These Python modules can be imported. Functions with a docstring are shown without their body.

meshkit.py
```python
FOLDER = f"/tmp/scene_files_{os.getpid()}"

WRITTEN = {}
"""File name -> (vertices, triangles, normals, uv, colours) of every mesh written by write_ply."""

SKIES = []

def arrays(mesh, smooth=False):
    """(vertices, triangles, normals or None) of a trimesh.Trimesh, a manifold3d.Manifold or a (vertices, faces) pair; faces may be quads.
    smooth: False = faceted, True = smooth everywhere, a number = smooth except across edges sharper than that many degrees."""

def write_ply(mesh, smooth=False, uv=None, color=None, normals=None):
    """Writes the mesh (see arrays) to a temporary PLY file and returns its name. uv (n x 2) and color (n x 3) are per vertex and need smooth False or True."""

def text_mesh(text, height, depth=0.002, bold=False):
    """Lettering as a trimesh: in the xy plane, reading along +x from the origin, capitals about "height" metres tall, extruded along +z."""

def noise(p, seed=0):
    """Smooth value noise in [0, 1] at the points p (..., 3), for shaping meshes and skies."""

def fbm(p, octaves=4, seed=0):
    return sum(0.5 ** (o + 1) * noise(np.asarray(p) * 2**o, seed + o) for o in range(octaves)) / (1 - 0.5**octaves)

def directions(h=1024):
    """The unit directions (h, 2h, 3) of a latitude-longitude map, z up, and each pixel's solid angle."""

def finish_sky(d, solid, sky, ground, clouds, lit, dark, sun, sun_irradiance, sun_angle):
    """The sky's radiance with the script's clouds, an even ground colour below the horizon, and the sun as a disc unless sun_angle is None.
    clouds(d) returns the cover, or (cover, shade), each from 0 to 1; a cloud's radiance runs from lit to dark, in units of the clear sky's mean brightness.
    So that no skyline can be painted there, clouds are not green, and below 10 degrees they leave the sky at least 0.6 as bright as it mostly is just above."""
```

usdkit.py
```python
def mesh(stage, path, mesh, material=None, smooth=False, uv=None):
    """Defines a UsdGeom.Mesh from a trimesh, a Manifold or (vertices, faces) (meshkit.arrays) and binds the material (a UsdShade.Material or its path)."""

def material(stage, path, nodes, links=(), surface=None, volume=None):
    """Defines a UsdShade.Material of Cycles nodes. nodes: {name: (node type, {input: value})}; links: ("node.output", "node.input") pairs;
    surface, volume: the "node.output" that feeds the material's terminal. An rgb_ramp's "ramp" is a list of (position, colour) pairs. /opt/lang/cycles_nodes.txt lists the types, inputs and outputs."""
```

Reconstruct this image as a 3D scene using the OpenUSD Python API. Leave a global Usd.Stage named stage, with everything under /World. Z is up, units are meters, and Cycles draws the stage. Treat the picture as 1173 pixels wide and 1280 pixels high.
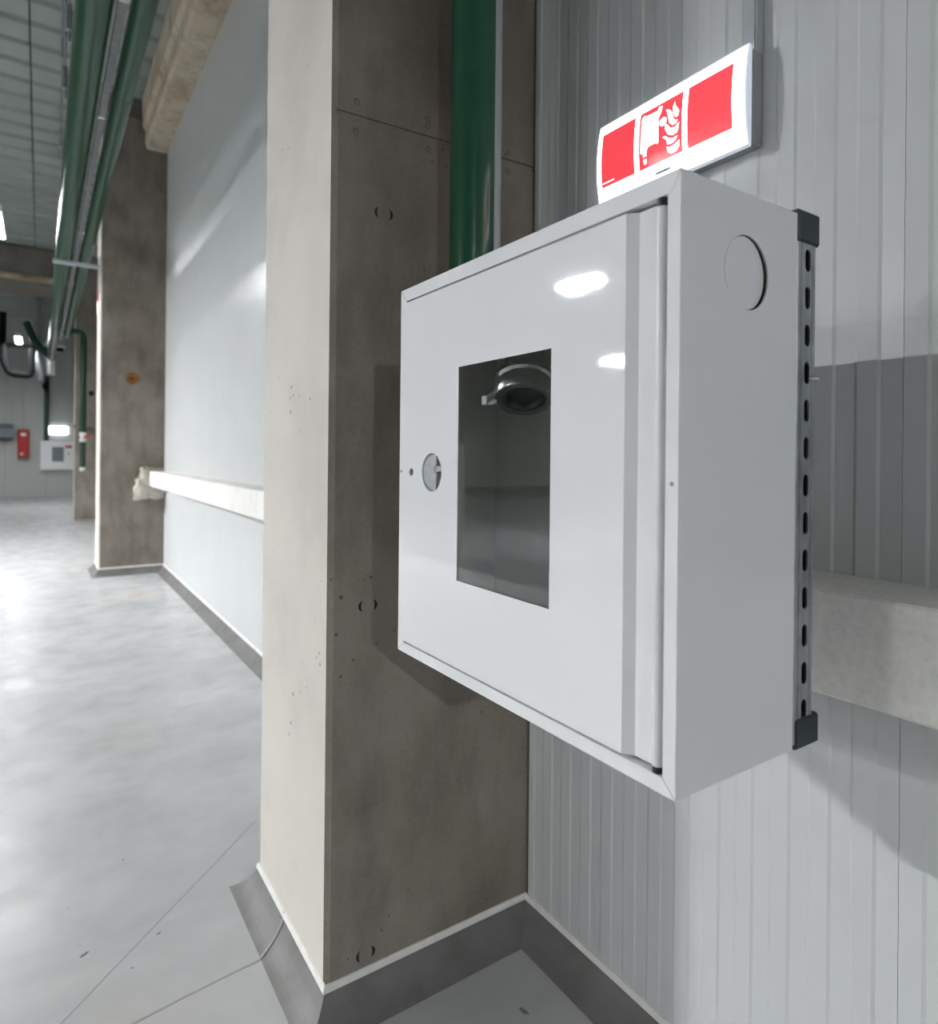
import math, numpy as np, trimesh, manifold3d as m3, usdkit, meshkit
from shapely.geometry import Polygon, Point, box as sbox
from shapely import affinity
from pxr import Usd, UsdGeom, UsdShade, Gf, Sdf, Vt

stage = Usd.Stage.CreateInMemory()
UsdGeom.SetStageUpAxis(stage, UsdGeom.Tokens.z)
UsdGeom.SetStageMetersPerUnit(stage, 1.0)
UsdGeom.Xform.Define(stage, '/World')
PI = math.pi

# ------------------------------------------------------------------ camera
W, H = 1173.0, 1280.0
F_PX, CX, CY, YAW, ROLL, CAM_Z = 806.74, 586.5, 569.95, 0.587, 0.0097, 1.40
cam = UsdGeom.Camera.Define(stage, '/World/camera')
FOCAL = 24.0
HAP = FOCAL * W / F_PX
cam.CreateFocalLengthAttr(FOCAL)
cam.CreateHorizontalApertureAttr(HAP)
cam.CreateVerticalApertureAttr(HAP * H / W)
cam.CreateHorizontalApertureOffsetAttr(0.0)
cam.CreateVerticalApertureOffsetAttr(-(H / 2 - CY) * HAP / W)
cam.CreateClippingRangeAttr(Gf.Vec2f(0.02, 200))
R0 = np.array([math.cos(YAW), -math.sin(YAW), 0]); U0 = np.array([0, 0, 1.0]); FW = np.array([math.sin(YAW), math.cos(YAW), 0])
rt = math.cos(ROLL) * R0 + math.sin(ROLL) * U0
up = math.cos(ROLL) * U0 - math.sin(ROLL) * R0
UsdGeom.Xformable(cam).AddTransformOp().Set(Gf.Matrix4d(*[float(v) for v in (*rt, 0, *up, 0, *(-FW), 0, 0, 0, CAM_Z, 1)]))
EXPOSURE = 1.12
cam.CreateExposureAttr(EXPOSURE)
cam.CreateFStopAttr(4.0)
cam.CreateFocusDistanceAttr(1.15)

# ------------------------------------------------------------------ lights: the hall is lit by hanging linear lamps
LAMP_POWER = 105.0          # radiance of the lamps in view
HALL_POWER = 1200.0 
NEAR_POWER = 2300.0         # the long hall's lamps are stronger
LAMP_Z = 4.15
LAMPS_SEEN = [(-0.46, 9.75), (-0.46, 19.5)]
LAMPS_NEAR = [(-6.0, 7.6)]
LAMPS_HALL = [(-12.5, 13.0), (-12.5, 1.0), (-20, 1.35), (-20, 12.5), (-26.5, 1.6), (-26.5, 18), (-33, 1.9), (-33, 14), (-3.0, -10.0)]  # all out of view

# ------------------------------------------------------------------ helpers
COUNT = {}
def numbered(parent, name):
    k = (parent, name); n = COUNT.get(k, 0); COUNT[k] = n + 1
    return f'{parent}/{name}' + (f'_{n:03d}' if n else '')
LOC = {}
def data(prim, **kw):
    for k, v in kw.items():
        if v: prim.SetCustomDataByKey(k, v)
def thing(name, label, cat, loc=(0, 0, 0), group=None):
    p = numbered('/World', name)
    x = UsdGeom.Xform.Define(stage, p); x.AddTranslateOp().Set(Gf.Vec3d(*map(float, loc)))
    LOC[p] = np.array(loc, float)
    data(x.GetPrim(), label=label, category=cat, group=group)
    return p
def struct(name, loc=(0, 0, 0)):
    p = numbered('/World', name)
    x = UsdGeom.Xform.Define(stage, p); x.AddTranslateOp().Set(Gf.Vec3d(*map(float, loc)))
    LOC[p] = np.array(loc, float)
    data(x.GetPrim(), kind='structure')
    return p
def part(name, mesh, mat, parent, smooth=False, label=None, kind=None):
    p = numbered(parent, name)
    v, f, _ = meshkit.arrays(mesh)
    base = parent
    while base not in LOC: base = base.rsplit('/', 1)[0]
    m = usdkit.mesh(stage, p, (v - LOC[base], f), mat, smooth=smooth)
    data(m.GetPrim(), label=label, kind=kind)
    return p
def single(name, mesh, mat, label=None, cat=None, group=None, kind=None, smooth=False):
    p = numbered('/World', name)
    v, f, _ = meshkit.arrays(mesh)
    c = np.array([(v[:, 0].min() + v[:, 0].max()) / 2, (v[:, 1].min() + v[:, 1].max()) / 2, v[:, 2].min()])
    m = usdkit.mesh(stage, p, (v - c, f), mat, smooth=smooth)
    m.AddTranslateOp().Set(Gf.Vec3d(*map(float, c)))
    LOC[p] = c
    data(m.GetPrim(), label=label, category=cat, group=group, kind=kind)
    return p
def copy_of(src, loc, label, group=None):
    p = numbered('/World', __import__('re').sub(r'_\d{3}$', '', src.rsplit('/', 1)[1]))
    x = UsdGeom.Xform.Define(stage, p)
    x.GetPrim().GetReferences().AddInternalReference(src)
    x.GetPrim().SetInstanceable(True)
    x.ClearXformOpOrder()
    x.GetPrim().GetAttribute('xformOp:translate').Set(Gf.Vec3d(*map(float, loc)))
    x.GetPrim().GetAttribute('xformOpOrder').Set(['xformOp:translate'])
    data(x.GetPrim(), label=label, category=stage.GetPrimAtPath(src).GetCustomDataByKey('category'), group=group)
    return p

cat_ = trimesh.util.concatenate
def bx(x0, x1, y0, y1, z0, z1, b=0.0):
    if b <= 0:
        m = trimesh.creation.box((x1 - x0, y1 - y0, z1 - z0)); m.apply_translation(((x0 + x1) / 2, (y0 + y1) / 2, (z0 + z1) / 2)); return m
    b = min(b, .45 * min(x1 - x0, y1 - y0, z1 - z0))
    pts = []
    for X in (x0, x1):
        for Y in (y0, y1):
            for Z in (z0, z1):
                sx, sy, sz = (b if X == x0 else -b), (b if Y == y0 else -b), (b if Z == z0 else -b)
                pts += [(X, Y + sy, Z + sz), (X + sx, Y, Z + sz), (X + sx, Y + sy, Z)]
    return trimesh.convex.convex_hull(np.array(pts))
def man(m):
    return m3.Manifold(m3.Mesh(np.asarray(m.vertices, np.float32), np.asarray(m.faces, np.uint32)))
def tri(M):
    m = M.to_mesh(); return trimesh.Trimesh(m.vert_properties[:, :3], m.tri_verts, process=False)
def cut(a, *bs):
    A = man(a)
    for b in bs: A = A - man(b)
    return tri(A)
def cyl(p, q, r, n=24):
    return trimesh.creation.cylinder(radius=r, segment=np.array([p, q], float), sections=n)
def pipe(points, r, bend=0.1, n=20, k=7):
    """A tube along a polyline whose corners are rounded elbows."""
    P = [np.array(p, float) for p in points]; path = [P[0]]
    for i in range(1, len(P) - 1):
        a, b, c = P[i - 1], P[i], P[i + 1]
        u = (a - b) / np.linalg.norm(a - b); w = (c - b) / np.linalg.norm(c - b)
        d = min(bend, .48 * np.linalg.norm(a - b), .48 * np.linalg.norm(c - b))
        s, e = b + u * d, b + w * d
        for t in np.linspace(0, 1, k):
            path.append((1 - t) ** 2 * s + 2 * t * (1 - t) * b + t * t * e)
    path.append(P[-1]); path = np.array(path)
    T = np.gradient(path, axis=0); T[0] = path[1] - path[0]; T[-1] = path[-1] - path[-2]
    T /= np.linalg.norm(T, axis=1, keepdims=True)
    nrm = np.cross(T[0], (0, 0, 1.0)); nrm = nrm if np.linalg.norm(nrm) > .1 else np.cross(T[0], (0, 1.0, 0)); nrm /= np.linalg.norm(nrm)
    V = []
    for p, t in zip(path, T):
        nrm = nrm - t * (nrm @ t); nrm /= np.linalg.norm(nrm); b2 = np.cross(t, nrm)
        a = np.linspace(0, 2 * PI, n, endpoint=False)
        V.append(p + r * (np.cos(a)[:, None] * nrm + np.sin(a)[:, None] * b2))
    V = np.vstack(V); F = []
    for i in range(len(path) - 1):
        for j in range(n):
            a, b, c, d = i * n + j, i * n + (j + 1) % n, (i + 1) * n + (j + 1) % n, (i + 1) * n + j
            F += [(a, b, c), (a, c, d)]
    c0, c1 = len(V), len(V) + 1; V = np.vstack([V, path[:1], path[-1:]])
    L = (len(path) - 1) * n
    for j in range(n):
        F += [(c0, (j + 1) % n, j), (c1, L + j, L + (j + 1) % n)]
    m = trimesh.Trimesh(V, np.array(F), process=False); m.fix_normals(); return m
def prism_z(poly, z0, z1):
    m = trimesh.creation.extrude_polygon(poly, z1 - z0, engine='earcut'); m.apply_translation((0, 0, z0)); return m
def prism_y(poly, y0, y1):
    """poly in (x, z), extruded along y"""
    m = trimesh.creation.extrude_polygon(poly, y1 - y0, engine='earcut')
    v = m.vertices.copy(); m.vertices = np.c_[v[:, 0], y0 + v[:, 2], v[:, 1]]; m.invert(); m.fix_normals(); return m
def prism_x(poly, x0, x1):
    """poly in (y, z), extruded along x"""
    m = trimesh.creation.extrude_polygon(poly, x1 - x0, engine='earcut')
    v = m.vertices.copy(); m.vertices = np.c_[x0 + v[:, 2], v[:, 0], v[:, 1]]; m.fix_normals(); return m
def lathe(profile, n=40):
    m = trimesh.creation.revolve(np.array(profile, float), sections=n); m.fix_normals(); return m
def frame_to(m, origin, axis):
    """moves a mesh built round +z so that +z points along axis at origin"""
    m = m.copy(); m.apply_transform(trimesh.geometry.align_vectors((0, 0, 1), np.array(axis, float) / np.linalg.norm(axis))); m.apply_translation(origin); return m

# ------------------------------------------------------------------ materials
LK = '/World/Looks/'
UsdGeom.Scope.Define(stage, '/World/Looks')
def mat(name, color, rough=.5, metal=0., vary=0., scale=6., bump=0., bscale=60., spec=.5, coat=0., stretch=(1, 1, 1), tint=None, coat_rough=.05):
    """a plain surface with an optional soft noise in colour and an optional fine relief"""
    nodes = {'p': ('principled_bsdf', {'base_color': color, 'roughness': rough, 'metallic': metal, 'specular_ior_level': spec, 'coat_weight': coat, 'coat_roughness': coat_rough}), 'g': ('geometry', {})}
    links = []
    if vary:
        c = np.array(color); t = np.array(tint if tint is not None else color)
        nodes['mp'] = ('mapping', {'scale': stretch}); nodes['n'] = ('noise_texture', {'scale': scale, 'detail': 5.0, 'roughness': .6})
        nodes['r'] = ('rgb_ramp', {'ramp': [(.25, tuple(np.clip(t * (1 - vary), 0, 1))), (.5, tuple(c)), (.75, tuple(np.clip(c * (1 + vary), 0, 1)))]})
        links += [('g.position', 'mp.vector'), ('mp.vector', 'n.vector'), ('n.fac', 'r.fac'), ('r.color', 'p.base_color')]
    if bump:
        nodes['bn'] = ('noise_texture', {'scale': bscale, 'detail': 3.0}); nodes['b'] = ('bump', {'strength': 1.0, 'distance': bump})
        links += [('g.position', 'bn.vector'), ('bn.fac', 'b.height'), ('b.normal', 'p.normal')]
    return usdkit.material(stage, LK + name, nodes, links, surface='p.BSDF')

def concrete(name, c0, c1, c2, pit=1.0, stain=0.35, pale=None):
    """formed concrete: soft clouds, vertical streaks and little bug holes"""
    n = {'g': ('geometry', {}), 'p': ('principled_bsdf', {'roughness': .75, 'specular_ior_level': .3}),
         'n1': ('noise_texture', {'scale': 2.2, 'detail': 6.0, 'roughness': .62}), 'r1': ('rgb_ramp', {'ramp': [(.3, c0), (.5, c1), (.72, c2)]}),
         'mp': ('mapping', {'scale': (5.0, 5.0, 1.6)}), 'n2': ('noise_texture', {'scale': 1.6, 'detail': 5.0, 'roughness': .6}),
         'r2': ('rgb_ramp', {'ramp': [(.32, (1 - stain,) * 3), (.55, (1, 1, 1))]}),
         'mx': ('mix', {'mix_type': 'multiply', 'fac': .8}),
         'n3': ('noise_texture', {'scale': 90.0, 'detail': 3.0}), 'r3': ('rgb_ramp', {'ramp': [(.3, (.93,) * 3), (.6, (1.03,) * 3)]}), 'mx3': ('mix', {'mix_type': 'multiply', 'fac': 1.0}),
         'v': ('voronoi_texture', {'scale': 26.0}), 'n4': ('noise_texture', {'scale': 3.0, 'detail': 1.0}),
         'thr': ('map_range', {'value': .5, 'from_min': .47, 'from_max': .70, 'to_min': .0, 'to_max': .15, 'clamp': True}),
         'lt': ('math', {'math_type': 'less_than'}), 'mu': ('math', {'math_type': 'multiply', 'value2': .6 * pit}),
         'mx4': ('mix', {'mix_type': 'mix', 'color2': tuple(np.array(c0) * .25)}),
         'b': ('bump', {'strength': .35, 'distance': .0012})}
    l = [('g.position', 'n1.vector'), ('n1.fac', 'r1.fac'), ('g.position', 'mp.vector'), ('mp.vector', 'n2.vector'), ('n2.fac', 'r2.fac'), ('r1.color', 'mx.color1'), ('r2.color', 'mx.color2'),
         ('g.position', 'n3.vector'), ('n3.fac', 'r3.fac'), ('mx.color', 'mx3.color1'), ('r3.color', 'mx3.color2'),
         ('g.position', 'v.vector'), ('g.position', 'n4.vector'), ('n4.fac', 'thr.value'), ('v.distance', 'lt.value1'), ('thr.result', 'lt.value2'), ('lt.value', 'mu.value1'), ('mu.value', 'mx4.fac'),
         ('mx3.color', 'mx4.color1'), ('mx4.color', 'p.base_color'), ('n3.fac', 'b.height'), ('b.normal', 'p.normal')]
    if pale is not None:      # faces turned towards -x get a paler colour than the others
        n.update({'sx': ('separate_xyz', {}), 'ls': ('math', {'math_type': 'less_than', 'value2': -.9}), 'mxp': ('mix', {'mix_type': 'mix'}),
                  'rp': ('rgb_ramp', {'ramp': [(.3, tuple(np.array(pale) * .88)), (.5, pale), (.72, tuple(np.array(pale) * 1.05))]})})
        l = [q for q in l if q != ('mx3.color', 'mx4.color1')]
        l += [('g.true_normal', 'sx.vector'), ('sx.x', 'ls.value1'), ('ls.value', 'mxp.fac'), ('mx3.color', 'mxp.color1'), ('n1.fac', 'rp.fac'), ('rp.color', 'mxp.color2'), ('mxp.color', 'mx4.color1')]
    return usdkit.material(stage, LK + name, n, l, surface='p.BSDF')

M = {}
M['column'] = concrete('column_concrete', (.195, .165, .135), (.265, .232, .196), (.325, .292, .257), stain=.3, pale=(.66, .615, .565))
M['rail'] = concrete('rail_concrete', (.76, .73, .68), (.83, .81, .77), (.86, .84, .81), pit=.2, stain=.12)
M['beam'] = concrete('beam_concrete', (.30, .21, .12), (.50, .42, .32), (.58, .52, .43), pit=.4, stain=.35)
M['dark_beam'] = mat('dark_concrete', (.16, .145, .125), .8, vary=.3, scale=3)
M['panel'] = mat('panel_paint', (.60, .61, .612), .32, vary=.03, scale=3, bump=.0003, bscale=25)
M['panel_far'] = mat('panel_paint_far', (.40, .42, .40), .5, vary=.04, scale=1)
M['deck'] = mat('deck_steel', (.25, .275, .26), .45, vary=.08, scale=1.5)
M['backing'] = mat('joint_seal', (.012, .012, .012), .8)
M['cove'] = mat('cove_mortar', (.175, .168, .168), .55, vary=.16, scale=7, tint=(.15, .13, .115), bump=.0015, bscale=22)
M['bead'] = mat('sealant_white', (.84, .82, .79), .5, vary=.1, scale=20, bump=.001, bscale=60)
M['joint'] = mat('joint_filler', (.44, .45, .46), .6, vary=.1, scale=30)
M['white'] = mat('white_enamel', (.80, .80, .815), .03, bump=.00003, bscale=260, spec=.4)
M['inner'] = mat('white_enamel_inside', (.74, .72, .68), .4)
M['rod'] = mat('hinge_rod_enamel', (.70, .70, .71), .35, vary=.12, scale=60, stretch=(1, 1, .2))
M['black'] = mat('black_rubber', (.01, .01, .011), .5)
M['cap'] = mat('dark_green_plastic', (.013, .027, .026), .42, vary=.2, scale=60)
M['zinc'] = mat('galvanised_steel', (.36, .38, .40), .42, metal=.75, vary=.35, scale=45, stretch=(1, 1, .35), bump=.0004, bscale=80)
M['tray'] = mat('dull_tray_steel', (.13, .135, .14), .45, metal=.4, vary=.3, scale=20)
M['steel'] = mat('polished_alloy', (.62, .63, .63), .22, metal=1.0)
M['gasket'] = mat('rubber_gasket', (.02, .02, .021), .45)
M['screw'] = mat('worn_brass_steel', (.22, .19, .15), .4, metal=.8, vary=.4, scale=300)
M['green'] = mat('green_pipe_paint', (.010, .050, .026), .25, spec=.3, vary=.12, scale=8, bump=.0006, bscale=30)
M['riser'] = mat('green_riser_paint', (.016, .082, .042), .22, vary=.12, scale=8, bump=.0005, bscale=30)
M['green_dark'] = mat('dark_green_pipe_paint', (.008, .042, .026), .35)
M['conduit'] = mat('grey_conduit', (.50, .51, .55), .4)
M['trunk'] = mat('grey_trunking', (.42, .44, .46), .4)
M['paddle'] = mat('latch_paddle_grey', (.34, .36, .38), .35, metal=.3, vary=.15, scale=90)
M['grey_box'] = mat('blue_grey_metal', (.16, .19, .22), .4)
M['red'] = mat('red_enamel', (.42, .006, .008), .35)
M['rust'] = mat('rusty_plug', (.24, .11, .03), .8, vary=.5, scale=60)
M['plaster'] = concrete('corbel_plaster', (.40, .35, .28), (.58, .54, .47), (.68, .65, .60), pit=.2)
M['housing'] = mat('sign_housing_grey', (.33, .34, .35), .4)
M['dark_ring'] = mat('tie_hole_black', (.008, .008, .008), .8)
M['mark'] = mat('nail_mark', (.16, .14, .12), .8)
M['dim_floor'] = mat('bounce_cut_floor', (.16, .165, .17), .35, vary=.1, scale=2)  # invented dark tone so the unseen hall floor bounces little light
M['scuff'] = mat('scuff_grey', (.20, .20, .20), .7, vary=.5, scale=200)
M['foil'] = mat('foil_duct', (.40, .42, .43), .42, metal=.9)
M['insul'] = mat('black_insulation', (.007, .007, .008), .9, spec=.08)

# polished concrete floor: cloudy pale grey with warm patches
n = {'g': ('geometry', {}), 'p': ('principled_bsdf', {'roughness': .26, 'specular_ior_level': .45}),
     'mp': ('mapping', {'scale': (1.0, 1.6, 1.0), 'rotation': (0, 0, .6)}), 'n1': ('noise_texture', {'scale': 1.5, 'detail': 7.0, 'roughness': .58, 'distortion': .5}),
     'r1': ('rgb_ramp', {'ramp': [(.28, (.44, .45, .462)), (.5, (.525, .53, .54)), (.72, (.585, .585, .585))]}),
     'n2': ('noise_texture', {'scale': .8, 'detail': 4.0, 'roughness': .6}), 'r2': ('rgb_ramp', {'ramp': [(.56, (0, 0, 0)), (.72, (.5, .5, .5))]}),
     'mx': ('mix', {'mix_type': 'mix', 'color2': (.66, .58, .50)}), 'n3': ('noise_texture', {'scale': 5.0, 'detail': 6.0}),
     'r3': ('rgb_ramp', {'ramp': [(.3, (.24,) * 3), (.7, (.40,) * 3)]}), 'rr': ('rgb_to_bw', {}),
     'v': ('voronoi_texture', {'scale': 9.0}), 'lt': ('math', {'math_type': 'less_than', 'value2': .035}), 'ml': ('math', {'math_type': 'multiply', 'value2': .35}), 'mx2': ('mix', {'mix_type': 'mix', 'color2': (.25, .25, .25)})}
l = [('g.position', 'mp.vector'), ('mp.vector', 'n1.vector'), ('n1.fac', 'r1.fac'), ('g.position', 'n2.vector'), ('n2.fac', 'r2.fac'), ('r2.color', 'mx.fac'), ('r1.color', 'mx.color1'),
     ('g.position', 'v.vector'), ('v.distance', 'lt.value1'), ('lt.value', 'ml.value1'), ('ml.value', 'mx2.fac'), ('mx.color', 'mx2.color1'), ('mx2.color', 'p.base_color'),
     ('g.position', 'n3.vector'), ('n3.fac', 'r3.fac'), ('r3.color', 'rr.color'), ('rr.val', 'p.roughness')]
M['floor'] = usdkit.material(stage, LK + 'floor_concrete', n, l, surface='p.BSDF')
# clear pane of the cabinet door
M['pane'] = usdkit.material(stage, LK + 'door_glass', {'t': ('transparent_bsdf', {'color': (.93, .945, .94)}), 'g': ('glossy_bsdf', {'color': (.95, .97, .97), 'roughness': .0}),
    'f': ('layer_weight', {'blend': .5}), 'pw': ('math', {'math_type': 'power', 'value2': 5.0}), 'ma': ('math', {'math_type': 'multiply_add', 'value2': .96, 'value3': .04}), 'm': ('mix_closure', {})},
    [('f.facing', 'pw.value1'), ('pw.value', 'ma.value1'), ('ma.value', 'm.fac'), ('t.BSDF', 'm.closure1'), ('g.BSDF', 'm.closure2')], surface='m.closure')
def emitter(name, color, strength, base=(.8, .8, .8), rough=.25):
    return usdkit.material(stage, LK + name, {'p': ('principled_bsdf', {'base_color': base, 'roughness': rough, 'emission_color': color, 'emission_strength': strength})}, [], surface='p.BSDF')
M['lamp'] = emitter('lamp_diffuser', (.97, .99, 1.0), LAMP_POWER)
M['near_lamp'] = emitter('near_row_lamp_diffuser', (.97, .99, 1.0), NEAR_POWER)
M['hall_lamp'] = emitter('hall_lamp_diffuser', (.97, .99, 1.0), HALL_POWER)
M['sign_white'] = emitter('sign_diffuser', (.93, .97, 1.0), 1.15, rough=.15)
M['sign_edge'] = emitter('sign_diffuser_rim', (.80, .88, 1.0), .2, base=(.6, .65, .7), rough=.1)
M['sign_red'] = emitter('sign_red_film', (1.0, .085, .11), .36, base=(.75, .04, .05), rough=.18)
M['sign_far'] = emitter('far_sign_diffuser', (.95, .97, 1.0), 2.5)

# ------------------------------------------------------------------ the setting
XW, XC, YC0, YC1 = 1.2242, .5946, 1.5115, 2.0837
Y2, Y3, YB = 8.36, 15.6, 24.15
CH = 5.5
# floor
fl = struct('floor')
part('slab', bx(-3.2, 1.6, -16, YB + .3, -.2, 0), M['floor'], fl)
part('bounce_cut_slab', bx(-40, -3.2, -16, YB + .3, -.2, 0), M['dim_floor'], fl, label='unseen floor of the wide hall, made dark to cut bounced light')  # out of view, darkened to weaken light bounced onto walls and ceiling
def strip(pts, w, z=.0, t=.0006):
    ms = []
    for a, b in zip(pts[:-1], pts[1:]):
        a, b = np.array(a, float), np.array(b, float); d = (b - a) / np.linalg.norm(b - a); nn = np.array([-d[1], d[0]]) * w / 2
        ms.append(prism_z(Polygon([a + nn - d * .001, b + nn + d * .001, b - nn + d * .001, a - nn - d * .001]), z - .01, z + t))
    return cat_(ms)
part('saw_joint', strip([(-2.0, -.153), (.70, 2.498)], .0045), M['joint'], fl)
part('saw_joint', strip([(1.14, 5.345), (-.203, 5.146), (-8, 3.99)], .006), M['joint'], fl)
part('crack_filler', strip([(-2, 1.60), (-.4, 1.70), (.199, 1.767), (.33, 1.784), (.464, 1.797), (.520, 1.801)], .007, t=.0012), M['joint'], fl)
rng = np.random.default_rng(4)
for (x, y, r, a) in ((.114, 2.085, .012, .5), (.30, 2.06, .006, .2), (1.03, 1.27, .014, 1.9), (.25, 2.5, .005, 0), (.22, 1.96, .004, 0)):
    an = np.linspace(0, 2 * PI, 14, endpoint=False); rad = r * (.75 + .5 * rng.random(14))
    pg = affinity.translate(affinity.rotate(Polygon(np.c_[rad * np.cos(an), .42 * rad * np.sin(an)]), a, use_radians=True), x, y)
    part('scuff_mark', prism_z(pg, -.005, .0006), M['scuff'], fl)

# ceiling: trapezoidal steel deck in sheets
ce = struct('ceiling', (0, 0, CH))
PIT = .40
def deck(x0, x1):
    pts = []
    y = -16.0
    while y < YB + .2:
        pts += [(y, CH + .04), (y + .31, CH + .04), (y + .335, CH), (y + .375, CH)]
        y += PIT
    pg = Polygon(pts + [(y, CH + .12), (-16, CH + .12)])
    return prism_x(pg, x0, x1)
for a, b in ((-.108, 1.6), (-3.0, -.122), (-12, -3.014), (-40, -12.014)):
    part('deck_sheet', deck(a, b), M['deck'], ce)
part('roof_backing', bx(-40, 1.6, -16, YB + .3, CH + .12, CH + .2), M['backing'], ce)

# right wall: micro-ribbed sandwich panels
STEP = .03875
def rib_panel(y0, y1, z0, z1, X=XW, depth=.0021, tr=.006):
    k0 = math.floor((y0 - .6615) / STEP) - 1; pts = []
    k = k0
    def lev(k): return depth if (k % 2 == 0) else 0.0      # interval k starts at .6615 + k*STEP; even = recessed
    ys = [y0]; xs = [X + lev(math.floor((y0 - .6615) / STEP))]
    for k in range(k0, k0 + int((y1 - y0) / STEP) + 5):
        yy = .6615 + k * STEP
        if yy - tr / 2 > y0 + .001 and yy + tr / 2 < y1 - .001:
            ys += [yy - tr / 2, yy + tr / 2]; xs += [X + lev(k - 1), X + lev(k)]
    ys.append(y1); xs.append(xs[-1])
    return prism_z(Polygon([(x, y) for x, y in zip(xs, ys)] + [(X + .045, y1), (X + .045, y0)]), z0, z1)
wr = struct('wall_right', (XW, 0, 0))
def bay(y0, y1, seams, z1=CH):
    ed = [y0] + [s for s in seams if y0 + .05 < s < y1 - .05] + [y1]
    for i, (a, b) in enumerate(zip(ed[:-1], ed[1:])):
        part('wall_panel', rib_panel(a + (.0004 if i else 0), b - .0004, .0, z1), M['panel'], wr)
bay(-4.0, YC0 - .011, [-3.65, -2.6, -1.553, -.503, .506])
bay(YC1 + .012, Y2 - .012, [3.01, 4.06, 5.103, 6.151, 7.2])
bay(Y2 + .57 + .012, Y3 - .012, [9.4, 10.45, 11.5, 12.55, 13.6, 14.65])
bay(Y3 + .58, YB, [17.2, 18.25, 19.3, 20.35, 21.4, 22.45, 23.5])
part('backing_board', bx(XW + .05, XW + .15, -16, YB, 0, CH), M['backing'], wr)
part('wall_panel', bx(XW, XW + .045, -16, -4.002, 0, CH), M['panel'], wr)
wb = struct('wall_back', (0, YB, 0))
xs = [1.22 - .0 - 1.05 * i for i in range(0, 6)] + [-12, -40]
for a, b in zip(xs[1:], xs[:-1]):
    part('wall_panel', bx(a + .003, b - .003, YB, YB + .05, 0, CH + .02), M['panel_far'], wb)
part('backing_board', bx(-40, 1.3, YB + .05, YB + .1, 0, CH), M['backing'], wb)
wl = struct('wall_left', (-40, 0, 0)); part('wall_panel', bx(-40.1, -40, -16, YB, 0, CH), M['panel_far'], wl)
wf = struct('wall_front', (0, -16, 0)); part('wall_panel', bx(-40, 1.3, -16.1, -16, 0, CH), M['panel_far'], wf)

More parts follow.
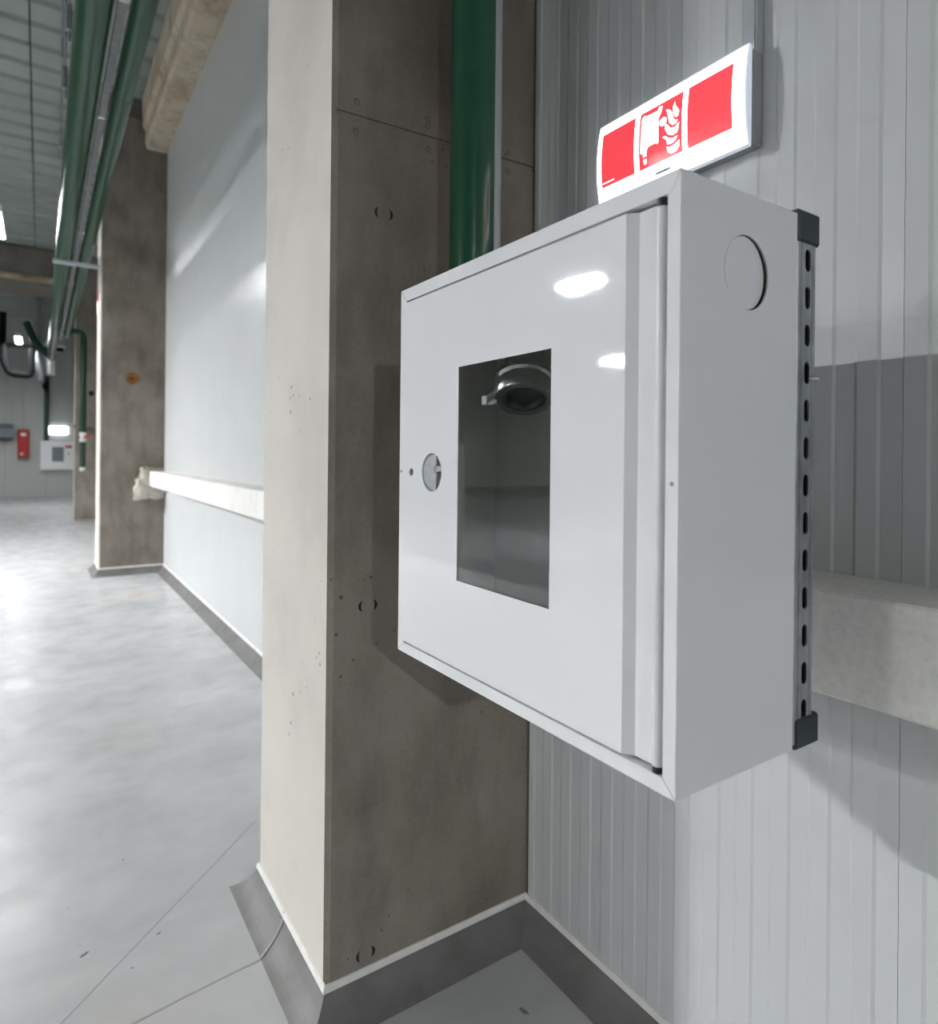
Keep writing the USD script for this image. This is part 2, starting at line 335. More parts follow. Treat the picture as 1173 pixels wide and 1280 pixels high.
# coved mortar skirting and its sealant bead
CHT, CE = .081, .074
def cove_profile():
    # (distance from wall, height): slightly hollow slope
    pr = []
    for t in np.linspace(0, 1, 9):
        d = CE * t; z = CHT * (1 - t) ; s = math.sin(PI * t) * .010
        pr.append((max(d - s * .7, 0.0005), max(z - s * .7, 0)))
    pr[0] = (.0, CHT); pr[-1] = (CE, .0008)
    return pr
def cove(path, closed_ends=True, prof=None):
    """path: [(x, y)], room on its left-hand normal given by turning the direction by +90 degrees"""
    prof = prof or cove_profile()
    P = [np.array(p, float) for p in path]; D = [(b - a) / np.linalg.norm(b - a) for a, b in zip(P[:-1], P[1:])]
    N = [np.array([-d[1], d[0]]) for d in D]
    rings = []
    for i, p in enumerate(P):
        off = N[0] if i == 0 else N[-1] if i == len(P) - 1 else N[i - 1] + N[i]
        rings.append([(*(p + off * d), z) for d, z in prof] + [(*(p - (off * .002)), -.002), (*(p - off * .002), prof[0][1])])
    n = len(rings[0]); V = np.array([q for r in rings for q in r]); F = []
    for i in range(len(P) - 1):
        for j in range(n):
            a, b = i * n + j, i * n + (j + 1) % n
            F += [(a, b, b + n), (a, b + n, a + n)]
    for e in (0, (len(P) - 1) * n):
        for j in range(1, n - 1): F.append((e, e + j, e + j + 1))
    m = trimesh.Trimesh(V, F, process=False); m.fix_normals(); return m
def bead(path):
    return cove(path, prof=[(.0, CHT + .013), (.0035, CHT + .012), (.0060, CHT + .005), (.0075, CHT - .001), (.0060, CHT - .005), (.0015, CHT - .005)])
def skirting(name, path):
    s = struct(name, (path[0][0], path[0][1], 0))
    part('cove', cove(path), M['cove'], s); part('sealant_bead', bead(path), M['bead'], s)
    return s
skirting('baseboard_right', [(XW, -3.0), (XW, YC0)])
t1 = skirting('trim_1', [(XW, YC0), (XC, YC0), (XC, YC1), (XW, YC1)])
skirting('baseboard_right', [(XW, YC1), (XW, Y2)])
skirting('trim_2', [(XW, Y2), (.561, Y2), (.561, Y2 + .57), (XW, Y2 + .57)])
# the filled crack climbs the cove
pr = cove_profile(); pts = [(XC - d - .0012, 1.801 + .018 * (1 - d / CE), z + .0012) for d, z in reversed(pr)]
part('crack_filler', pipe(pts + [(XC - .003, 1.822, CHT + .012)], .0032, bend=.004, n=8, k=3), M['joint'], t1, smooth=40)

# ------------------------------------------------------------------ concrete columns
def column_poly(x0, x1, y0, y1, c):
    return Polygon([(x0 + c, y0), (x1, y0), (x1, y1), (x0 + c, y1), (x0, y1 - c), (x0, y0 + c)])
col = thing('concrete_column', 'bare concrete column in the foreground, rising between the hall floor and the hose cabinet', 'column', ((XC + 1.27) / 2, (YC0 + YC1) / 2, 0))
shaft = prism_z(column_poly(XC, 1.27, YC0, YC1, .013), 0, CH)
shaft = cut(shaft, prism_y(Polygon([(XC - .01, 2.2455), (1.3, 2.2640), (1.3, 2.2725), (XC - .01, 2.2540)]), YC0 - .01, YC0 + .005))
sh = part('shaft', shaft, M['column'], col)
def crescents(x, z, r=.0225, w=.0068, a=44, y=YC0):
    ring = []
    for c in (0, 180):
        an = np.radians(np.linspace(c - a, c + a, 12))
        th = w * np.cos((an - math.radians(c)) * 90 / a * 0.98) + .0006
        o = np.c_[x + (r + th / 2) * np.cos(an), z + (r * .86 + th / 2) * np.sin(an)]; i = np.c_[x + (r - th / 2) * np.cos(an), z + (r * .86 - th / 2) * np.sin(an)]
        ring.append(prism_y(Polygon(np.vstack([o, i[::-1]])), y - .0006, y + .004))
    return ring
for x, z in ((.734, 2.023), (.700, 1.016), (.703, .126)):
    for m in crescents(x, z): part('tie_hole_edge', m, M['dark_ring'], col)
for x, z in ((.656, 2.288), (.654, 2.213), (.862, 2.287), (.8645, 2.224), (.862, 2.305), (1.135, 2.285), (1.13, 2.232)):
    pg = Point(x, z).buffer(.0085).difference(Point(x + .001, z - .001).buffer(.0045))
    part('nail_mark', prism_y(pg, YC0 - .0004, YC0 + .003), M['mark'], col)

col2 = thing('concrete_column', 'concrete column in the middle distance with a rusty round plug on its face', 'column', (.9, Y2 + .285, 0))
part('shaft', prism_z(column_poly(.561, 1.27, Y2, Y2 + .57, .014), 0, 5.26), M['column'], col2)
part('bearing_plate', bx(.60, 1.27, Y2 + .02, Y2 + .55, 5.26, CH), M['dark_beam'], col2)
ring = lathe([(0, .0), (.012, 0), (.016, .004), (.058, .004), (.064, .009), (.068, .004), (.068, -.01), (0, -.01)], 28)
part('round_plug', frame_to(ring, (.882, Y2, 2.257), (0, -1, 0)), M['rust'], col2, smooth=30, label='rusty round plug')
col3 = thing('concrete_column', 'farthest concrete column, beige, with a green pipe running down its face', 'column', (.9, Y3 + .28, 0))
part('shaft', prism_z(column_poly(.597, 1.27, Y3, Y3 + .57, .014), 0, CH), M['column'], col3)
part('tie_hole', cyl((.885, Y3 - .002, 2.63), (.885, Y3 + .03, 2.63), .055), M['dark_ring'], col3)

# rails, corbel and beams
def rail(y0, y1, label):
    p = thing('concrete_rail', label, 'rail', (1.137, (y0 + y1) / 2, 1.022))
    part('bar', bx(1.049, XW + .012, y0, y1, 1.022, 1.191, .004), M['rail'], p)
rail(-3.0, YC0 - .001, 'pale concrete rail along the ribbed wall to the right of the hose cabinet')
rail(YC1 + .001, Y2 - .001, 'pale concrete rail along the wall between the two nearer columns')
cb = trimesh.creation.box((.30, .20, .34)); cb = cb.subdivide().subdivide().subdivide().subdivide()
v = cb.vertices.copy(); nz = np.stack([meshkit.fbm(v * 14 + o, 3, 5) - .5 for o in (0, 31, 57)], -1); v = v + nz * .11
v[:, 0] += np.where(v[:, 2] > .05, .06, 0) * (v[:, 0] < 0); cb.vertices = v + np.array([1.06, Y2 - .085, 1.045])
cb = cut(cb, bx(1.0485, 1.5, 7, Y2 + .3, 1.0215, 1.1915), bx(0, 2, Y2 - .0005, 10, 0, 3))
single('mortar_corbel', cb, M['plaster'], 'lumpy cast mortar corbel under the far end of the pale rail', 'corbel', smooth=50)
ub = thing('edge_beam', 'brown-stained concrete beam along the top of the wall', 'beam', (1.1, 5.2, 4.95))
part('girder', prism_y(Polygon([(XW + .02, 4.95), (1.01, 4.95), (.985, 4.975), (.985, 5.12), (.95, 5.16), (.95, CH - .005), (XW + .02, CH - .005)]), YC1 + .1, 8.30), M['beam'], ub)
part('beam_end', bx(1.0, XW + .01, 8.302, Y2 + .002, 4.93, 5.06, .02), M['plaster'], ub)
xb = thing('cross_beam', 'dark concrete beam crossing the hall under the ceiling, far away', 'beam', (-4, 16.5, 4.84))
part('girder', bx(-14, .60, Y3, 17.4, 4.86, CH - .003, .02), M['dark_beam'], xb)
part('lower_edge', bx(-14, .60, Y3 - .03, Y3 + .15, 4.84, 4.92, .01), M['beam'], xb)

# ------------------------------------------------------------------ hose cabinet
XF, XB, Y0, Y1, Z0, Z1 = .5862, .8193, .4639, 1.1263, 1.0207, 1.7207
T = .0016
cab = thing('hose_cabinet', 'large white steel fire hose cabinet with a glazed door, hung beside the column', 'cabinet', ((XF + XB) / 2, (Y0 + Y1) / 2, Z0))
KX, KZ, KR = .7095, 1.6245, .0450
outer = bx(XF + .0018, XB, Y0, Y1, Z0, Z1, .0012)
inner = bx(XF - .05, XB - T, Y0 + T, Y1 - T, Z0 + T, Z1 - T)
shell = cut(outer, inner, cyl((KX, Y0 - .01, KZ), (KX, Y0 + .01, KZ), KR, 56))
part('body', shell, M['white'], cab)
d = cyl((0, 0, 0), (0, .0014, 0), KR - .0011, 56); d.apply_transform(trimesh.transformations.rotation_matrix(math.radians(4.0), (0, 0, 1)))
d.apply_translation((KX - .0007, Y0 + .0026, KZ)); part('knockout_disc', d, M['white'], cab)
so = cut(cyl((KX, Y0 + .0062, KZ), (KX, Y0 + .0072, KZ), KR + .0035, 48), cyl((KX, Y0, KZ), (KX, Y0 + .02, KZ), KR - .009, 40)); part('knockout_gap_shade', so, M['black'], cab)  # black ring added to stand for the shade in the gap round the disc
part('inner_lining', cut(bx(XF + .02, XB - .002, Y0 + .002, Y1 - .002, Z0 + .002, Z1 - .002), bx(XF, XB - .004, Y0 + .0036, Y1 - .0035, Z0 + .0035, Z1 - .0035), cyl((KX, Y0 - .01, KZ), (KX, Y0 + .01, KZ), KR + .004, 40)), M['inner'], cab)
# folded front frame, mitred corners with a hair joint
fw, g = .0215, .0004
fr_t, fr_b, fr_l, fr_r = .0240, .0195, .0235, .0185
def frame_piece(pts):
    pg = Polygon(pts).buffer(-g, join_style=2)
    return prism_x(pg, XF, XF + .016)
part('frame_rail', frame_piece([(Y0, Z1), (Y1, Z1), (Y1 - fr_l, Z1 - fr_t), (Y0 + fr_r, Z1 - fr_t), (Y0 + fr_r * .62, Z1 - fr_t * .86)]), M['white'], cab)
part('frame_rail', frame_piece([(Y0, Z0), (Y1, Z0), (Y1 - fr_l, Z0 + fr_b), (Y0 + fr_r, Z0 + fr_b)]), M['white'], cab)
part('frame_rail', frame_piece([(Y1, Z0), (Y1, Z1), (Y1 - fr_l, Z1 - fr_t), (Y1 - fr_l, Z0 + fr_b)]), M['white'], cab)
fr = frame_piece([(Y0, Z0), (Y0, Z1), (Y0 + fr_r * .62, Z1 - fr_t * .86), (Y0 + fr_r, Z1 - fr_t), (Y0 + fr_r, Z0 + fr_b)])
part('frame_rail', fr, M['white'], cab)
part('frame_ledge', bx(XF + .016, XF + .06, Y0 + .004, Y1 - .004, Z0 + .002, Z0 + fr_b - .001), M['inner'], cab)
part('frame_ledge', bx(XF + .016, XF + .05, Y0 + .004, Y1 - .004, Z1 - fr_t + .001, Z1 - .002), M['inner'], cab)
for yy, zz in ((Y0 + .009, 1.371), (Y1 - .008, 1.369)):
    part('frame_screw', cyl((XF - .0006, yy, zz), (XF + .004, yy, zz), .0026, 14), M['screw'], cab)
# door: flat leaf, folded step, hinge strip
DZ0, DZ1 = Z0 + fr_b + .0035, Z1 - fr_t - .0035
WY0, WY1, WZ0, WZ1 = .678, .915, 1.190, 1.5495
dy = Y1 - fr_l + .0035
pl = [(XF + .0002, dy), (XF + .0002, .5435), (XF + .0105, .5315), (XF + .0105, .4960)]
from shapely.geometry import LineString
leaf = prism_z(LineString(pl).buffer(.0008, cap_style=2, join_style=2), DZ0, DZ1)
leaf = cut(leaf, bx(XF - .02, XF + .02, WY0, WY1, WZ0, WZ1), cyl((XF - .02, 1.0015, 1.370), (XF + .02, 1.0015, 1.370), .0345, 48))
door = part('door', leaf, M['white'], cab)
lip = cut(bx(XF + .001, XF + .016, .546, dy - .001, DZ0, DZ1), bx(XF - .01, XF + .03, .5475, dy - .0025, DZ0 + .0015, DZ1 - .0015))
part('door_lip', lip, M['white'], door)
part('window_pane', bx(XF + .0016, XF + .0050, WY0 - .010, WY1 + .010, WZ0 - .010, WZ1 + .010), M['pane'], door, label='dark clear pane of the door')
# recessed pull latch: a dished cup with a paddle
cup = lathe([(.0355, .0005), (.0352, .004), (.031, .012), (.020, .018), (.0, .020), (.0, .0215), (.021, .0195), (.033, .013), (.037, .0045), (.037, .0005), (.0355, .0005)], 48)
part('latch_cup', frame_to(cup, (XF + .0008, 1.0015, 1.370), (1, 0, 0)), M['white'], door, smooth=40)
pg = Point(0, 0).buffer(.0325).intersection(sbox(-.04, -.04, .004, .04)).difference(Point(.004, .006).buffer(.0075))
pad = prism_x(affinity.translate(Polygon(pg.exterior), 0, 0), 0, .002); pad.apply_transform(trimesh.transformations.rotation_matrix(math.radians(-9), (0, 0, 1)))
pad.apply_transform(trimesh.transformations.scale_matrix(-1, (0, 0, 0), (0, 1, 0))); pad.fix_normals(); pad.apply_translation((XF + .006, 1.0015, 1.370)); part('latch_paddle', pad, M['paddle'], door, label='grey latch paddle')
part('latch_button', cyl((XF + .0035, .9955, 1.376), (XF + .014, .9955, 1.376), .0062, 20), M['steel'], door, smooth=30)
sc = lathe([(0, -.004), (.0032, -.004), (.0062, -.0022), (.0075, 0), (.0075, .004), (0, .004)], 18)
part('lock_screw', frame_to(sc, (XF, 1.0765, 1.3685), (1, 0, 0)), M['screw'], door, smooth=30, label='worn slotted screw')
# hinge rod
part('hinge_rod', cyl((XF + .0068, .4945, DZ0 + .004), (XF + .0068, .4945, DZ1 - .006), .0066, 24), M['rod'], cab, smooth=30)
part('hinge_collar', cyl((XF + .0068, .4945, DZ1 - .006), (XF + .0068, .4945, Z1 - fr_t + .004), .0062, 20), M['black'], cab, smooth=30)
part('hinge_collar', cyl((XF + .0068, .4945, Z0 + fr_b - .004), (XF + .0068, .4945, DZ0 + .004), .0062, 20), M['black'], cab, smooth=30)

# hose coupling inside
ax = np.array([-.30, -.36, -.88]); ax /= np.linalg.norm(ax)
c0 = np.array([.668, .842, 1.496])
cp = thing('hose_coupling', 'metal hose coupling with a black rubber mouth behind the cabinet glass', 'coupling', c0)
rg = lathe([(.036, .0), (.0365, .003), (.044, .004), (.049, .002), (.051, -.003), (.051, -.010), (.047, -.014), (.0455, -.030), (.050, -.034), (.050, -.043), (.040, -.047), (.034, -.060), (.034, -.13), (.0, -.13), (.0, -.125), (.030, -.120), (.030, -.03), (.036, -.020), (.036, 0)], 48)
part('ring', frame_to(rg, c0, ax), M['steel'], cp, smooth=35)
rb = lathe([(.0362, .001), (.030, .0015), (.027, -.004), (.026, -.012), (.0, -.014), (.0, -.018), (.030, -.018), (.0362, -.010), (.0362, .001)], 40)
part('rubber_mouth', frame_to(rb, c0, ax), M['gasket'], cp, smooth=35)
e1 = np.cross(ax, (0, 0, 1.0)); e1 /= np.linalg.norm(e1); e2 = np.cross(ax, e1)
for s in (-1, 1):
    dd = e1 * s
    a = c0 - ax * .006 + dd * .050; 
    if s: part('lug', trimesh.convex.convex_hull(np.vstack([bx(*(q for k in range(3) for q in (p[k] - .007, p[k] + .007))).vertices for p in (a, a + dd * .010 + ax * .010)])), M['steel'], cp)
top = c0 - ax * .125
part('stem', pipe([top + ax * .02, top - ax * .01, (.755, .86, 1.66), (XB - .006, .86, 1.66)], .030, bend=.05, n=20), M['steel'], cp, smooth=40)

# slotted strut behind the cabinet's near edge
SX0, SX1, SY0, SY1 = .8203, .8665, Y0 + .0005, Y0 + .0415
st = thing('slotted_strut', 'galvanised slotted steel strut with dark green end caps, upright at the cabinet back edge', 'strut', ((SX0 + SX1) / 2, (SY0 + SY1) / 2, 1.02))
chan = man(bx(SX0, SX1, SY0, SY1, 1.0245, 1.7235, .0025)) - man(bx(SX0 + .0025, SX1 - .0025, SY0 + .0025, SY1 + .01, .9, 1.9))
for i in range(13):
    zc = 1.663 - .04965 * i; xc = .8455
    s = cat_([]) if False else trimesh.convex.convex_hull(np.vstack([cyl((xc, SY0 - .01, zc + s_), (xc, SY0 + .01, zc + s_), .0062, 20).vertices for s_ in (-.0085, .0085)]))
    chan = chan - man(s)
for xx in (SX0 + .010, SX1 - .010): chan = chan - man(bx(xx - .0007, xx + .0007, SY0 - .01, SY0 + .0006, .9, 1.9))
part('channel', tri(chan), M['zinc'], st)
part('channel_lip', bx(SX0 + .0026, SX1 - .0026, SY0 + .030, SY0 + .040, 1.03, 1.72), M['backing'], st)
part('end_cap', bx(SX0 - .0008, .8715, SY0 - .0025, SY1 + .002, 1.6845, 1.7275, .003), M['cap'], st)
part('end_cap', bx(.8235, .8795, SY0 - .0025, SY1 + .002, 1.0185, 1.0590, .003), M['cap'], st)
part('pin', cyl((.846, SY0 - .003, 1.5065), (.8655, SY0 - .0045, 1.5075), .0015, 10), M['rod'], st)
for yy in (.66, 1.02):
    a = thing('support_arm', 'galvanised bracket holding the hose cabinet off the pale rail, at its %s side' % ('near' if yy < .8 else 'far'), 'bracket', (.93, yy, 1.09))
    part('arm', bx(XB, 1.0492, yy - .02, yy + .02, 1.09, 1.13, .002), M['zinc'], a)

# ------------------------------------------------------------------ illuminated fire hose sign
SGY0, SGY1, SGZ0, SGZ1 = .772, 1.186, 2.034, 2.234
sg = thing('fire_hose_sign', 'glowing red and white fire hose sign on the wall above the big hose cabinet', 'sign', (XW, (SGY0 + SGY1) / 2, SGZ0))
part('housing', bx(1.190, XW + .0012, SGY0 - .002, SGY1 - .004, SGZ0 + .002, SGZ1 - .006, .003), M['housing'], sg)
SXE, BUL = 1.1815, .012
def sx(z):
    t = (z - (SGZ0 + SGZ1) / 2) / ((SGZ1 - SGZ0) / 2)
    return SXE - BUL * (1 - t * t)
zs = np.linspace(SGZ0, SGZ1, 25)
body = prism_y(Polygon([(sx(z), z) for z in zs] + [(1.1905, SGZ1), (1.1905, SGZ0)]), SGY0 + .004, SGY1)
part('diffuser', body, M['sign_white'], sg, smooth=25)
part('diffuser_rim', prism_y(Polygon([(sx(z) + .0015, z) for z in zs] + [(1.1905, SGZ1), (1.1905, SGZ0)]), SGY0, SGY0 + .004), M['sign_edge'], sg)
part('diffuser_rim', bx(1.180, 1.1905, SGY0, SGY1, SGZ0 - .004, SGZ0 - .0002, .001), M['sign_edge'], sg)
part('diffuser_rim', bx(1.180, 1.1905, SGY0, SGY1, SGZ1 + .0002, SGZ1 + .003, .001), M['sign_edge'], sg)
def on_sign(poly, lift, thick=.0004, nz=14):
    """a flat film shape in (y, z) bent over the sign's curved face"""
    y0, z0, y1, z1 = poly.bounds; Vs, Fs, o = [], [], 0
    zz = np.linspace(z0, z1, nz + 1)
    out = []
    for a, b in zip(zz[:-1], zz[1:]):
        s = poly.intersection(sbox(y0 - 1, a, y1 + 1, b))
        for gpoly in getattr(s, 'geoms', [s]):
            if gpoly.geom_type != 'Polygon' or gpoly.area < 1e-9: continue
            m = prism_x(gpoly, 0, thick); out.append(m)
    m = cat_(out); v = m.vertices.copy()
    v[:, 0] = np.array([sx(z) for z in v[:, 2]]) - lift - thick + v[:, 0]
    m.vertices = v; return m
PZ0, PZ1 = 2.0755, 2.2085
PANELS = [(1.0635, 1.1695), (.9265, 1.0475), (.8035, .9115)]
for a, b in PANELS:
    part('red_panel', on_sign(sbox(a, PZ0, b, PZ1), .0003), M['sign_red'], sg)
# hose-reel pictogram with flames, in panel coordinates u (left to right), v (top to bottom)
ya, yb = 1.0475, .9265
def uv(pts): return Polygon([(ya + (yb - ya) * u, PZ1 - (PZ1 - PZ0) * v) for u, v in pts]).buffer(0)
def pic(pts): part('pictogram', on_sign(uv(pts), .0009), M['sign_white'], sg)
pic([(.05, .10), (.10, .06), (.17, .09), (.42, .10), (.46, .04), (.54, .06), (.52, .16), (.47, .24), (.48, .66), (.44, .69), (.42, .66), (.24, .66), (.20, .70), (.19, .76), (.11, .76), (.04, .72)])
pic([(.10, .775), (.185, .775), (.185, .805), (.10, .805)])
pic([(.11, .84), (.135, .84), (.14, .86), (.165, .86), (.18, .84), (.19, .88), (.17, .93), (.13, .94), (.11, .90)])
pic([(.58 + .085 * math.cos(a), .355 + .075 * math.sin(a)) for a in np.linspace(0, 2 * PI, 20, endpoint=False)])
def crescent(pts): pic(pts)
crescent([(.82, .10), (.85, .18), (.90, .24), (.94, .30), (.93, .38), (.88, .40), (.82, .34), (.79, .26), (.79, .18)])
crescent([(.63, .17), (.70, .19), (.76, .24), (.79, .32), (.84, .42), (.92, .45), (.88, .50), (.80, .50), (.73, .44), (.70, .34), (.67, .25)])
crescent([(.62, .40), (.68, .44), (.76, .53), (.86, .55), (.95, .50), (.94, .60), (.90, .66), (.80, .67), (.70, .62), (.64, .53)])
crescent([(.57, .62), (.64, .62), (.71, .68), (.80, .72), (.92, .71), (.86, .78), (.77, .80), (.68, .78), (.66, .70)])
crescent([(.66, .81), (.75, .84), (.85, .83), (.95, .79), (.94, .90), (.87, .95), (.77, .96), (.69, .92)])
part('print_bar', on_sign(sbox(.962, 2.0505, 1.003, 2.0556), .0006, nz=1), M['trunk'], sg)
part('print_line', on_sign(sbox(1.128, 2.0835, 1.166, 2.0862), .0009, nz=1), M['sign_white'], sg)
tk = thing('cable_trunking', 'slim grey cable trunking running up the wall from the glowing sign', 'trunking', (1.21, .79, 2.2))
part('duct', bx(1.203, XW + .001, .7695, .8045, 2.225, CH - .01, .002), M['trunk'], tk)
part('lid', bx(1.2005, 1.203, .7735, .8000, 2.225, CH - .01, .001), M['trunk'], tk)

# ------------------------------------------------------------------ riser and conduit beside the column
rs = thing('riser_pipe', 'thick glossy green riser pipe standing beside the near column behind the hose cabinet', 'pipe', (.895, 1.345, 1.4))
part('tube', pipe([(.896, 1.345, CH - .01), (.896, 1.345, 1.33), (.896, .98, 1.33), (XB + .001, .98, 1.33)], .0560, bend=.12, n=36), M['riser'], rs, smooth=40)
cd = single('grey_conduit', pipe([(1.082, YC0 - .0145, CH - .01), (1.082, YC0 - .0145, 1.10)], .0125, n=16), M['conduit'], 'thin pale grey conduit fixed to the column beside the green riser', 'conduit', smooth=40)

# ------------------------------------------------------------------ overhead pipes, tray and bracket
pa = thing('overhead_pipe', 'larger green pipe of the overhead pair, nearer the hall', 'pipe', (.208, 6, 3.57))
part('tube', pipe([(.208, -8, 3.65), (.208, 18.4, 3.65), (-.10, 18.4, 3.95), (-.30, 18.4, 4.45)], .0815, bend=.25, n=32), M['green'], pa, smooth=40)
for yy in (5.55, 9.6, 13.5): part('coupling_band', pipe([(.208, yy - .03, 3.65), (.208, yy + .03, 3.65)], .0835, n=32), M['green'], pa, smooth=40)
pb = thing('overhead_pipe', 'slimmer green pipe of the overhead pair, nearer the columns, turning down the farthest column', 'pipe', (.419, 6, 3.59))
part('tube', pipe([(.419, -8, 3.65), (.419, 14.7, 3.65), (.419, 15.05, 3.80), (.712, 15.05, 3.80), (.712, 15.05, 1.80)], .0575, bend=.16, n=28), M['green'], pb, smooth=40)
part('tube', cyl((.712, 15.05, 1.62), (.712, 15.05, 1.10), .054, 24), M['green_dark'], pb, smooth=30)
part('valve_body', lathe([(0, 1.60), (.05, 1.60), (.07, 1.64), (.045, 1.70), (.07, 1.76), (.05, 1.80), (0, 1.80)], 24).apply_translation((.712, 15.05, 0)), M['rail'], pb, smooth=40)
part('valve_handle', cyl((.73, 15.02, 1.70), (.86, 14.98, 1.74), .02, 12), M['red'], pb)
part('end_plug', cyl((.712, 15.05, 1.03), (.712, 15.05, 1.10), .05, 24), M['rail'], pb, smooth=30)
part('pipe_collar', bx(.56, .90, 15.02, 15.599, 1.90, 1.94), M['screw'], pb)
for yy in (4.6, 10.2): part('coupling_band', pipe([(.419, yy - .03, 3.65), (.419, yy + .03, 3.65)], .0595, n=28), M['green'], pb, smooth=40)
tr = thing('strut_rail', 'dull galvanised channel rail running between the two overhead green pipes', 'rail', (.322, 6, 3.6))
part('channel', prism_y(Polygon([(.302, 3.60), (.342, 3.60), (.342, 3.64), (.339, 3.64), (.339, 3.603), (.305, 3.603), (.305, 3.64), (.302, 3.64)]), -8, 15.0), M['tray'], tr)
for i in range(10): part('clip', bx(.298, .346, 2.2 + 1.33 * i, 2.24 + 1.33 * i, 3.596, 3.612), M['steel'], tr)
br = thing('pipe_bracket', 'pale steel bracket arm carrying the overhead pipes off the middle column', 'bracket', (.4, 8.6, 3.51))
part('arm', bx(.10, .563, 8.56, 8.60, 3.515, 3.556, .003), M['conduit'], br)
part('plate', bx(.553, .561, 8.50, 8.66, 3.42, 3.64, .002), M['conduit'], br)
for i, yy in enumerate((4.19, 4.88, 5.84)):
    h = thing('pipe_hanger', 'thin steel hanger rod on the larger green pipe, %s from the top of the picture' % ('first', 'second', 'third')[i], 'hanger', (.117, yy, 3.6))
    part('rod', cyl((.117, yy, 3.66), (.117, yy, CH), .006, 10), M['zinc'], h)
    part('clamp', bx(.100, .131, yy - .02, yy + .02, 3.72, 3.86, .004), M['zinc'], h)

# ------------------------------------------------------------------ linear lamps
def lamp_parts(p, m, L):
    # built round the origin: the lamp hangs at LAMP_Z, a trough with a flat lens set a little up inside it
    tro = cut(bx(-.066, .066, -L, L, 0, .09, .004), bx(-.0615, .0615, .005 - L, L - .005, -.01, .006))
    part('housing', tro, M['rail'], p)
    part('diffuser', bx(-.061, .061, .0055 - L, L - .0055, .0045, .0058), m, p)
    for y in (-.8 * L, .8 * L): part('hanger_rod', cyl((0, y, .09), (0, y, CH - LAMP_Z), .005, 8), M['zinc'], p)
def lamps(spots, labels, m, L, group=None):
    first = None
    for (x, y), lab in zip(spots, labels):
        if first is None:
            first = thing('linear_lamp', lab, 'lamp', (0, 0, 0), group); lamp_parts(first, m, L)
            LOC[first] = np.array((x, y, LAMP_Z)); stage.GetPrimAtPath(first).GetAttribute('xformOp:translate').Set(Gf.Vec3d(x, y, LAMP_Z))
            src = first
        else:
            copy_of(src, (x, y, LAMP_Z), lab, group)
lamps(LAMPS_SEEN, ['bright linear lamp at the left edge of the picture under the ceiling', 'round bright lamp glow far off above the back wall'], M['lamp'], .56)
lamps(LAMPS_NEAR, ['linear lamp of the nearest row beyond the left edge, level with the middle column'], M['near_lamp'], .42)
lamps(LAMPS_HALL, ['unseen linear lamp over the wide hall left of the picture, placed for its light'] * len(LAMPS_HALL), M['hall_lamp'], .42, 'lamps over the hall outside the frame')

# ------------------------------------------------------------------ far end of the hall
c2 = thing('far_hose_cabinet', 'small-looking white hose cabinet far away on the back wall', 'cabinet', (.45, YB - .1, .84))
part('body', bx(.02, .885, YB - .22, YB + .001, .84, 1.74, .006), M['white'], c2)
d2 = part('door', cut(bx(.05, .855, YB - .232, YB - .221, .87, 1.71, .003), bx(.315, .625, YB - .3, YB - .1, 1.10, 1.555)), M['white'], c2)
part('window_pane', bx(.31, .63, YB - .2285, YB - .2215, 1.095, 1.56), M['grey_box'], d2)
part('red_label', bx(.665, .845, YB - .2335, YB - .2321, 1.53, 1.61), M['red'], c2)
part('lock', cyl((.76, YB - .24, 1.35), (.76, YB - .231, 1.35), .03, 16), M['zinc'], c2)
s2 = thing('far_exit_sign', 'glowing white sign far away above the small white hose cabinet', 'sign', (.48, YB - .05, 1.94))
part('diffuser', bx(.225, .745, YB - .08, YB + .001, 1.95, 2.215, .05), M['sign_far'], s2)
for xx, sgn in ((.36, 1), (.62, -1)):
    part('red_arrow', prism_y(Polygon([(xx - .05 * sgn, 2.07), (xx, 2.11), (xx, 2.085), (xx + .04 * sgn, 2.085), (xx + .04 * sgn, 2.055), (xx, 2.055), (xx, 2.03)]), YB - .0815, YB - .0805), M['sign_red'], s2)
rb_ = thing('red_wall_box', 'narrow upright red box with a pale label on the back wall', 'box', (-.425, YB - .08, 1.15))
part('body', bx(-.57, -.28, YB - .16, YB + .001, 1.20, 2.07, .02), M['red'], rb_)
part('label', bx(-.49, -.36, YB - .1625, YB - .1605, 1.88, 1.97), M['rail'], rb_)
part('button', cyl((-.46, YB - .175, 1.33), (-.46, YB - .16, 1.33), .05, 20), M['plaster'], rb_)
part('plinth', bx(-.56, -.29, YB - .15, YB + .001, 1.14, 1.198), M['grey_box'], rb_)
gb = thing('grey_wall_unit', 'blue-grey metal unit on the back wall at the left edge of the picture', 'unit', (-1.2, YB - .1, 1.76))
part('body', prism_x(Polygon([(YB + .001, 1.82), (YB - .30, 1.82), (YB - .30, 2.10), (YB - .15, 2.23), (YB + .001, 2.23)]), -1.75, -.68), M['grey_box'], gb)
part('base', bx(-1.75, -.68, YB - .32, YB + .001, 1.755, 1.82), M['black'], gb)
single('wall_drop_pipe', pipe([(.16, YB - .12, 3.75), (.16, YB - .12, 1.745)], .068, n=20), M['green_dark'], 'dark green pipe dropping down the back wall to the small white cabinet', 'pipe', smooth=40)
for i, xx in enumerate((-.76, -.44)):
    single('wall_conduit', pipe([(xx, YB - .02, 3.6), (xx, YB - .02, 2.08 if i else 2.24)], .018, n=10), M['trunk'], 'thin grey conduit on the back wall above the %s' % ('red box' if i else 'blue-grey unit'), 'conduit', smooth=40)
sb_ = thing('switch_box', 'little grey box on a conduit of the back wall above the blue-grey unit', 'box', (-.79, YB - .05, 2.66))
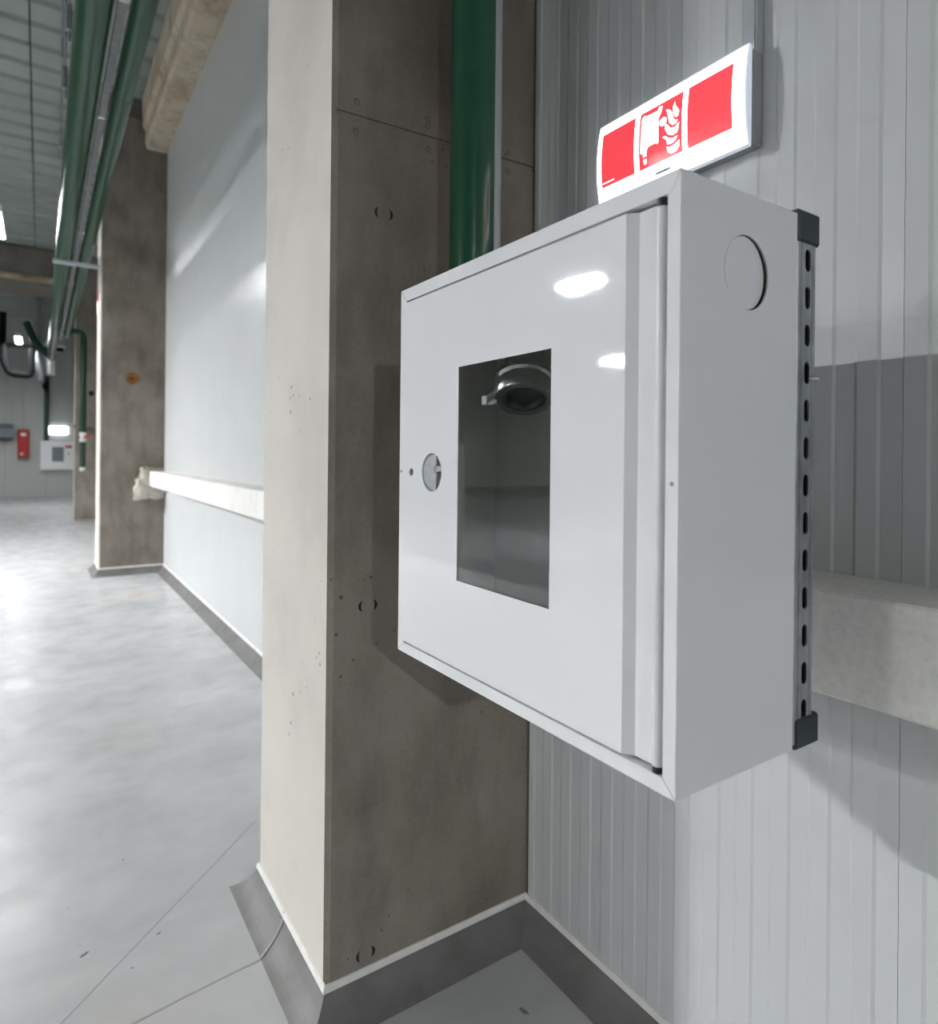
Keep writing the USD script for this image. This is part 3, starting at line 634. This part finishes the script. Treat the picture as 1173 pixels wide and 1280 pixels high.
part('case', bx(-.88, -.72, YB - .08, YB + .001, 2.62, 2.74, .01), M['trunk'], sb_)
# equipment hanging near the back wall
single('insulated_loop', pipe([(-.80, 20, 4.9), (-.80, 20, 3.70), (-.66, 20, 3.36), (-.20, 20, 3.34), (-.19, 20, 4.05)], .075, bend=.12, n=18), M['insul'], 'black insulated pipe bent into a hanging loop near the back wall', 'pipe', smooth=40)
fd = thing('flexible_duct', 'ribbed silver flexible duct hanging near the back wall', 'duct', (.17, 20, 3.4))
prof = [(0, 3.40)]
for i in range(12):
    z = 3.40 + i * .055; prof += [(.085, z), (.105, z + .02), (.105, z + .035), (.085, z + .05)]
prof += [(0, 4.07)]
part('hose', lathe(prof, 24).apply_translation((.22, 20, 0)), M['foil'], fd, smooth=50)
part('hanger_rod', cyl((.22, 20, 4.12), (.22, 20, CH), .012, 8), M['zinc'], fd)
part('clamp', cyl((.22, 20, 4.07), (.22, 20, 4.12), .12, 24), M['black'], fd)
single('curved_duct', pipe([(-.09, 20.55, CH), (-.09, 20.55, 3.95), (-.02, 20.55, 3.55), (.0, 20.7, 3.35)], .09, bend=.25, n=20), M['foil'], 'dull curved duct beside the black loop near the back wall', 'duct', smooth=40)
single('black_header', pipe([(-.95, 20.25, 4.11), (.50, 20.25, 4.11)], .055, n=18), M['insul'], 'black horizontal pipe above the hanging ducts near the back wall', 'pipe', smooth=40)
ah = thing('fan_unit', 'grey ceiling fan unit above the hanging ducts near the back wall', 'fan', (.25, 20.8, 4.2))
part('case', bx(.0, .55, 20.6, 21.2, 4.25, 4.70, .02), M['trunk'], ah)
for xx in (.05, .50): part('hanger_rod', cyl((xx, 20.9, 4.70), (xx, 20.9, CH), .012, 8), M['zinc'], ah)
part('spigot', cyl((.22, 20.4, 4.4), (.22, 20.62, 4.4), .13, 24), M['foil'], ah, smooth=30)
single('elbow_drop_pipe', pipe([(.10, 22.6, 3.40), (.10, 22.6, 3.30), (.16, YB - .13, 3.3), (.16, YB - .13, 3.6)], .06, bend=.1, n=16), M['insul'], 'black pipe elbow joining the dark green drop on the back wall', 'pipe', smooth=40)
# small sign seen edge-on on the middle column
s3 = thing('edge_sign', 'small red and white sign seen almost edge-on on the side of the middle column', 'sign', (.53, 8.75, 3.06))
part('plate', bx(.5535, .5612, 8.62, 8.90, 3.05, 3.33, .001), M['rail'], s3)
part('red_field', bx(.5525, .5535, 8.64, 8.88, 3.17, 3.31), M['red'], s3)
